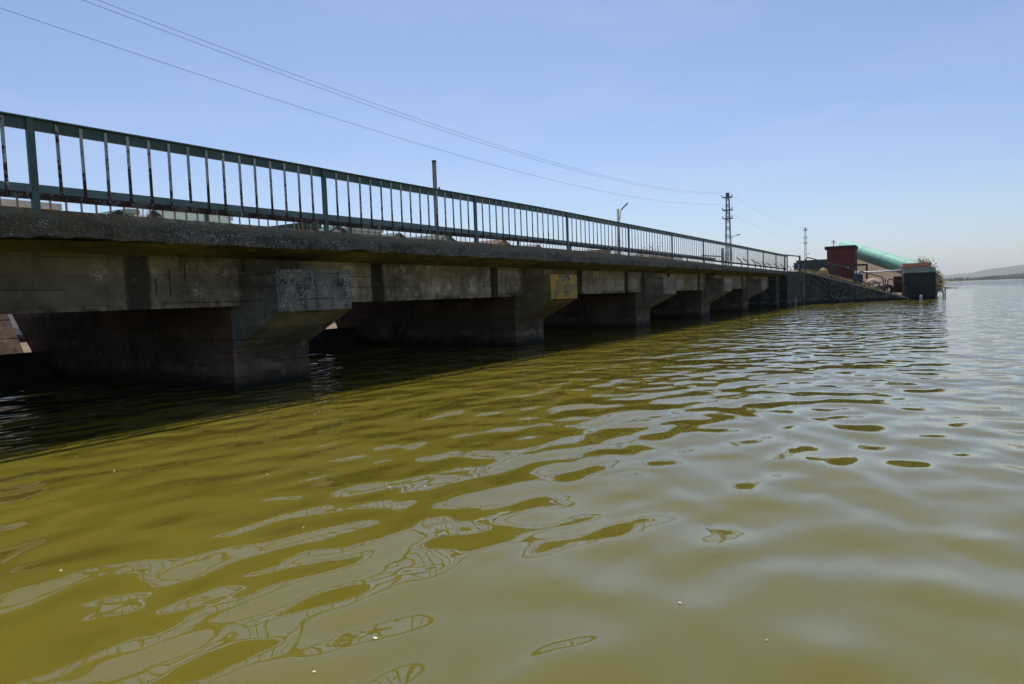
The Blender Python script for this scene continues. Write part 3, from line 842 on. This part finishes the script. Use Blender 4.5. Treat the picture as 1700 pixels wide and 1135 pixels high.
def wire(label, X, c, s0, s1, name='power_line', r=.0055):
    pts = [(X, s, c[0]*s*s+c[1]*s+c[2]) for s in frange(s0, s1, 2.0)]
    tag(MB().tube(pts, r, 6).build(name, MT['wire'], smooth=True), label, 'power line', 'wires of the power line')
wire('lowest of the three wires crossing the sky to the nearest pylon', -16.82, (.00132, -.0708, 8.17), -22, 66.8)
wire('middle of the three wires, just below the top one', -16.85, (.00141, -.0752, 9.05), -22, 66.8)
wire('highest of the three wires crossing the sky to the nearest pylon', -16.75, (.00141, -.0752, 9.14), -22, 66.8)
def sagwire(label, X0, z0, X1, z1, s0, s1, sag):
    pts = []
    for i in range(25):
        t = i/24; pts.append((X0+(X1-X0)*t, s0+(s1-s0)*t, z0+(z1-z0)*t-4*sag*t*(1-t)))
    tag(MB().tube(pts, .005, 6).build('power_line', MT['wire'], smooth=True), label, 'power line', 'wires of the power line')
sagwire('upper faint wire sagging between the nearest and second pylons', -15.75, 10.1, -15.75, 10.1, 67, 115.3, .75)
sagwire('lower faint wire sagging between the nearest and second pylons', -16.82, 8.95, -16.82, 8.95, 67, 115.3, .75)
sagwire('faint wire sagging between the second and farthest pylons', -15.75, 10.1, -15.75, 10.1, 115.5, 152.8, .5)

# bent fence posts
fp = None
for i, px in enumerate((1231, 1242, 1254, 1263, 1271, 1280, 1292, 1301, 1313, 1320)):
    q = on_x(px, 438, -13.2)
    zt = 3.55 + (.25 if i < 3 else .12)
    if fp is None:
        fp = MB().tube([(0, 0, 2.0), (0, 0, 3.45), (-.10, -.08, 3.62), (-.34, -.3, 3.82)], .045, 6).build('fence_post', MT['fence_post'])
        o = fp
    else:
        o = fp.copy(); COL.objects.link(o)
    o.location = (q.x, q.y, zt-3.8); o.rotation_euler = (0, 0, random.uniform(-.3, .3))
    tag(o, 'thin bent-topped concrete fence post behind the far end of the bridge railing', 'fence post', 'bent fence posts past the railing end')
# barrier arm
q = on_x(1200, 436, -13.5); q2 = on_x(1172, 428, -13.5)
ba = thing('barrier', 'thin grey barrier post with long level arm left of the nearest pylon', 'barrier', (q.x, q.y, 1.5))
MB().box(-.08, .08, -.08, .08, -1.4, 2.9).build('post', MT['galvanised'], ba)
MB().bar((.0, -.1, 2.25), (0, q2.y-q.y-1, 2.15), .09).build('arm', MT['galvanised'], ba)

# ------------------------------------------------------------------ houses beyond
def house(label, px, py, X, W, L, pitch, roof, wall, along='x', eave=.35, cat='house', win=True):
    """gabled house whose ridge end (towards the lake) is at pixel (px, py) on plane X"""
    q = on_x(px, py, X); gz = ground_z(X, q.y) if q.y < 46 else 1.2
    gz = min(gz, 1.2)
    h = thing('house', label, cat, (X, q.y, gz-.2), 0 if along == 'x' else math.pi/2, 'village houses beyond the bridge')
    hz_ = q.z - gz + .2; rise = W/2*math.tan(math.radians(pitch)); ev = hz_-rise
    x1 = -eave if along == 'x' else L/2
    x0 = x1 - L
    m_ = MB(); n = 0
    # walls as a pentagon prism along x
    poly = [(-W/2, 0), (W/2, 0), (W/2, ev-.02), (0, hz_-.16), (-W/2, ev-.02)]
    m_.v = [(x0, a, z) for a, z in poly] + [(x1, a, z) for a, z in poly]
    m_.f = [(0,1,2,3,4), (9,8,7,6,5)] + [((i+1) % 5, i, 5+i, 5+(i+1) % 5) for i in range(5)]
    m_.build('wall', MT[wall], h)
    r = MB(); o_ = W/2+eave; dz = eave*math.tan(math.radians(pitch))
    for s in (-1, 1):
        n = len(r.v)
        r.v += [(x0-eave, 0, hz_), (x1+eave, 0, hz_), (x1+eave, s*o_, ev-dz), (x0-eave, s*o_, ev-dz),
                (x0-eave, 0, hz_-.13), (x1+eave, 0, hz_-.13), (x1+eave, s*o_, ev-dz-.13), (x0-eave, s*o_, ev-dz-.13)]
        r.f += [(n,n+1,n+2,n+3), (n+7,n+6,n+5,n+4), (n+3,n+2,n+6,n+7), (n+1,n+5,n+6,n+2), (n,n+3,n+7,n+4)]
    r.build('roof', MT[roof], h)
    if win:
        for k in (-1, 1):
            f = MB().box(x1+.002, x1+.05, k*W*.24-.5, k*W*.24+.5, ev*.45, ev*.45+1.2).build('window', MT['white_render'], h)
            MB().box(x1+.052, x1+.06, k*W*.24-.42, k*W*.24+.42, ev*.45+.08, ev*.45+1.12).build('pane', MT['dark_glass'], f)
    return h
def flat(label, px0, px1, py, X, wall, roof, depth=7):
    q = on_x((px0+px1)/2, py, X); a = on_x(px0, py, X).y; c = on_x(px1, py, X).y
    h = thing('house', label, 'house', (X, (a+c)/2, 1.0), 0, 'village houses beyond the bridge')
    hw = (c-a)/2; H_ = q.z-1.0
    MB().box(-depth, 0, -hw, hw, -.3, H_-.25).build('wall', MT[wall], h)
    MB().box(-depth-.15, .15, -hw-.15, hw+.15, H_-.247, H_).build('roof', MT[roof], h)
    for k in (-.5, .5):
        f = MB().box(.002, .05, k*hw-.45, k*hw+.45, H_*.45, H_*.45+1.2).build('window', MT['white_render'], h)
        MB().box(.052, .06, k*hw-.38, k*hw+.38, H_*.45+.07, H_*.45+1.13).build('pane', MT['dark_glass'], f)
flat('pale cream building at the left edge, seen under the bottom rail', -70, 92, 331, -30, 'cream_render', 'cream_render')
house('green-roofed white-gabled house, first right of the leftmost railing post', 197, 347.5, -33, 6.5, 8, 27, 'green_roof', 'white_render')
flat('narrow cream building squeezed beside the straw tuft', 214, 224, 347, -35, 'tan_render', 'tan_render')
house('dark green roof lying broadside, third from the left under the rail', 314, 352, -33, 7, 3.2, 30, 'green_roof', 'tan_render', along='y')
flat('low white flat-roofed building right of the broad green roof', 343, 380, 357, -34, 'white_render', 'white_render')
flat('small green box-like shed just left of the second railing post', 503, 527, 370.5, -28, 'dark_green_steel', 'green_roof', 3)
house('green-roofed house with pale gable right of the second railing post', 563, 373, -33, 6.5, 9, 26, 'green_roof', 'white_render')
flat('long pale cream building between the second and third railing posts', 584, 632, 378.5, -36, 'cream_render', 'cream_render')
house('small dark gable standing among dry weeds left of the timber pole', 664, 385.5, -34, 5, 6, 24, 'green_roof', 'tan_render')
house('green-roofed house with white gable directly behind the timber pole', 744, 387.5, -34, 6.5, 10, 26, 'green_roof', 'white_render')
house('brown-roofed house right of the third railing post', 838, 396.5, -36, 6.5, 8, 24, 'brown_roof', 'tan_render')
house('grey-green roofed house left of the fourth railing post', 894, 405, -38, 5.5, 8, 24, 'grey_roof', 'cream_render')
flat('low reddish-brown building left of the lamp post', 998, 1012, 415, -34, 'brown_roof', 'brown_roof')
flat('tiny white building right of the lamp post and young trees', 1118, 1134, 424.5, -40, 'white_render', 'white_render')

# ------------------------------------------------------------------ vegetation
def blade(m_, p, h, lean, w):
    a = random.uniform(0, 2*math.pi); d = Vector((math.cos(a), math.sin(a), 0)); sd_ = Vector((-d.y, d.x, 0))*w
    p = Vector(p); t1 = p + d*(lean*.35) + Vector((0, 0, h*.6)); t2 = p + d*lean + Vector((0, 0, h))
    n = len(m_.v)
    m_.v += [tuple(p-sd_), tuple(p+sd_), tuple(t1+sd_*.7), tuple(t1-sd_*.7), tuple(t2)]
    m_.f += [(n, n+1, n+2, n+3), (n+3, n+2, n+4)]
def stuff_mesh(name, m_, mat):
    o = link_mesh(name, m_.v, m_.f, MT[mat]); tag(o, kind='stuff'); return o
gm = MB(); wm = MB()
for px0, px1, dens, hh in ((222, 270, 150, .72), (328, 346, 60, .62), (395, 505, 70, .58), (640, 705, 260, .66), (712, 765, 200, .62), (800, 890, 500, .68), (945, 1035, 700, .8), (1043, 1110, 1100, .82), (1113, 1200, 900, .62)):
    a = on_x(px0, 380, -11.7).y; c = on_x(px1, 380, -11.7).y
    hh += .2
    for _ in range(int(dens*1.5)):
        y = random.uniform(a, c); x = random.uniform(-11.72, -11.35)
        env = .75+.35*mnoise.noise(Vector((y*1.6, 0, 3)))
        m_ = gm if random.random() < .7 else wm
        blade(m_, (x, y, 2.24), hh*env*random.uniform(.75, 1.2), random.uniform(.02, .2), .011)
stuff_mesh('dry_grass', gm, 'straw'); 
# bank grass
gm = MB()
for _ in range(2600):
    t = random.random(); base = wt_(t); dd = abs(random.gauss(0, 1.6))+.7
    x = base.x - nW.x*dd; y = base.y - nW.y*dd
    if abs(x+6.0) < 1.1 and y > 60.8: continue
    if mnoise.noise(Vector((x*.8, y*.8, 2))) < -.05: continue
    blade(gm if random.random() < .45 else wm, (x, y, ground_z(x, y)-.02), random.uniform(.1, .36), random.uniform(.02, .15), .012)
for _ in range(900):
    x = random.uniform(-13, -7.6); y = random.uniform(51, 57)
    blade(gm, (x, y, ground_z(x, y)-.02), random.uniform(.12, .4), random.uniform(.02, .15), .012)
stuff_mesh('bank_grass', gm, 'straw'); stuff_mesh('green_weeds', wm, 'weed_green')
# rubble on the slope below the hut
rm = MB()
for _ in range(420):
    t = random.uniform(.28, .62); dd = abs(random.gauss(.2, .7))+.45; bs = wt_(t)
    x, y = bs.x-nW.x*dd, bs.y-nW.y*dd; z = ground_z(x, y)
    a_ = random.uniform(.04, .16); rm.bar((x-a_*.6, y, z+a_*.2), (x+a_*.6, y+random.uniform(-.1, .1), z+a_*random.uniform(.1, .8)), a_, a_*.6)
stuff_mesh('rubble', rm, 'brown_roof')

def leaf_quad(m_, p, s):
    a = Vector((random.gauss(0, 1), random.gauss(0, 1), random.gauss(0, 1))).normalized(); b_ = a.orthogonal().normalized()
    c_ = a.cross(b_); n = len(m_.v)
    m_.v += [tuple(p-b_*s), tuple(p+c_*s*.45), tuple(p+b_*s), tuple(p-c_*s*.45)]; m_.f.append((n, n+1, n+2, n+3))
def bush(name, label, cat, loc, h, w, nl, ls, mat, clumps=26, group=None, base=.15):
    o = thing(name, label, cat, loc, 0, group)
    tr = MB(); cr = MB(); L = Vector(loc)
    for k in range(clumps):
        a = random.uniform(0, 2*math.pi); e = random.uniform(base, 1.0)
        rr = w*math.sin(math.pi*min(1, .25+.7*e))**.7*random.uniform(.25, 1.0)
        tip = Vector((math.cos(a)*rr, math.sin(a)*rr, h*e))
        mid = Vector((tip.x*.35, tip.y*.35, tip.z*.5))
        tr.tube([(0, 0, -.15), mid, tip], [h*.018, h*.011, h*.004], 5)
        for _ in range(nl//clumps):
            t = random.random()**.5; c_ = mid.lerp(tip, t)
            sp = .09*h*random.uniform(.4, 1.3)
            leaf_quad(cr, c_+Vector((random.gauss(0, sp), random.gauss(0, sp), random.gauss(0, sp*.9))), ls*random.uniform(.6, 1.4))
    tr.build('trunk', MT['bark'], o); link_mesh('crown', cr.v, cr.f, MT[mat], o)
    return o
bush('shrub', 'sparse brownish green shrub rising behind the orange-capped block', 'shrub', (-.45, 66.5, .0), 3.05, 1.35, 6500, .085, 'bush_leaf', 46)
bush('shrub', 'low olive shrub spilling to the water right of the block', 'shrub', (.75, 75.5, .1), 2.0, .75, 3500, .08, 'bush_leaf', 30)
q = None
YT = ['first', 'second', 'third', 'fourth', 'fifth', 'sixth']
for i, (px, pyy) in enumerate(((1057, 416), (1066, 414), (1076, 411), (1085, 409), (1094, 409.5), (1102, 415))):
    q = on_x(px, pyy, -44)
    bush('young_tree', f'dark young tree, {YT[i]} from left in the row right of the lamp post', 'tree', (q.x, q.y, 1.0), q.z-1.0, 1.0, 500, .16, 'dark_leaf', 16, 'young trees beyond the bridge', .35)
# tiny pale scraps drifting on the water
db = MB()
for _ in range(24):
    y = random.uniform(1.2, 3.6); x = random.uniform(-7, 3.5)
    r = random.uniform(.003, .0075); a = random.uniform(0, 6.28); n = len(db.v); k = random.randint(5, 7)
    for zz in (-.002, .003):
        for i in range(k):
            rr = r*random.uniform(.6, 1.3); db.v.append((x+math.cos(a+6.283*i/k)*rr*1.5, y+math.sin(a+6.283*i/k)*rr, zz))
    db.f.append(tuple(n+k+i for i in range(k)))
    for i in range(k): db.f.append((n+i, n+(i+1) % k, n+k+(i+1) % k, n+k+i))
stuff_mesh('floating_debris', db, 'tan_render')
# reed patch
rb = MB()
for _ in range(500):
    x = random.gauss(2.0, 1.1); y = random.gauss(150, 4); blade(rb, (x, y, -.03), random.uniform(.08, .25), .1, .06)
stuff_mesh('reeds', rb, 'weed_green')

# ------------------------------------------------------------------ far shore
def hill_z(x, y):
    pr = np.interp(x, [-1500, -300, 0, 66, 132, 209, 235, 259, 308, 381, 405, 600, 900, 1500, 2400], [5, 12, 22, 29, 35.5, 42, 49, 54, 59.5, 65, 73, 92, 118, 95, 60])
    k = sm(y, 3300, 4200)*(1-sm(y, 4600, 6000))
    return pr*k + 3*mnoise.noise(Vector((x*.012, y*.004, 0)))*k - 2*(1-k)
hm_ = Mat('far_hill'); n_ = hm_.noise(.006, 5, .6); n2_ = hm_.noise(.03, 4, .6)
hc = hm_.mix(hm_.step(n_, .35, .65), (.125, .135, .095), (.165, .16, .115)); hc = hm_.mix(hm_.step(n2_, .55, .68), hc, (.07, .085, .055))
hills = grid('hills', frange(-1500, 2400, 30), frange(3300, 6000, 90), hill_z, hm_.done(hc, .95, spec=.1)); tag(hills, kind='structure')
# shore strip: nearer on the left, farther on the right
def shore_y(x): return np.interp(x, [-60, 8, 60, 330, 700, 2500], [760, 900, 1550, 2900, 3100, 3200])
sv = []; sf = []; sx = frange(-60, 2400, 20)
for x in sx:
    y = float(shore_y(x)); sv += [(x, y, -.3), (x, y+20, .9+.3*mnoise.noise(Vector((x*.02, 0, 0)))), (x, y+200, 2.0), (x, 6000, 1.5)]
for i in range(len(sx)-1):
    for k in range(3): sf.append((i*4+k, (i+1)*4+k, (i+1)*4+k+1, i*4+k+1))
fs = link_mesh('far_shore', sv, sf, simple('far_shore_grass', (.20, .19, .10), .25, .95, .02, .05)); tag(fs, kind='structure')
tb = MB()
for _ in range(420):
    x = random.uniform(-20, 420); y = float(shore_y(x)) + random.uniform(60, 160)
    sc_ = y/1133.
    g_ = np.interp(x/y*1000, [0, 20, 60, 90, 120, 160], [3.0, 4.5, 5.2, 6.5, 5.5, 5.0])*sc_*random.uniform(.6, 1.05)*(1.0+.35*mnoise.noise(Vector((x*.02*1500/y, 5, 5))))
    wdt = g_*random.uniform(.6, 1.0)
    for _k in range(34):
        a1 = random.uniform(0, 2*math.pi); e = random.uniform(.05, 1); r_ = wdt*math.sqrt(max(0, 1-(e*1.15-.3)**2))*random.random()**.4
        leaf_quad(tb, Vector((x+math.cos(a1)*r_, y+math.sin(a1)*r_, 1+g_*e)), g_*.16)
ft = link_mesh('far_wood', tb.v, tb.f, MT['far_leaf']); tag(ft, kind='stuff')

# ------------------------------------------------------------------ render settings
S.render.engine = 'CYCLES'
try:
    S.cycles.use_denoising = True
    S.cycles.denoiser = 'OPENIMAGEDENOISE'
    S.cycles.denoising_input_passes = 'RGB_ALBEDO_NORMAL'
except Exception as ex:
    print(ex)
S.cycles.max_bounces = 8; S.cycles.diffuse_bounces = 3; S.cycles.glossy_bounces = 4; S.cycles.volume_bounces = 0
S.cycles.caustics_reflective = False; S.cycles.caustics_refractive = False
S.cycles.sample_clamp_indirect = 6
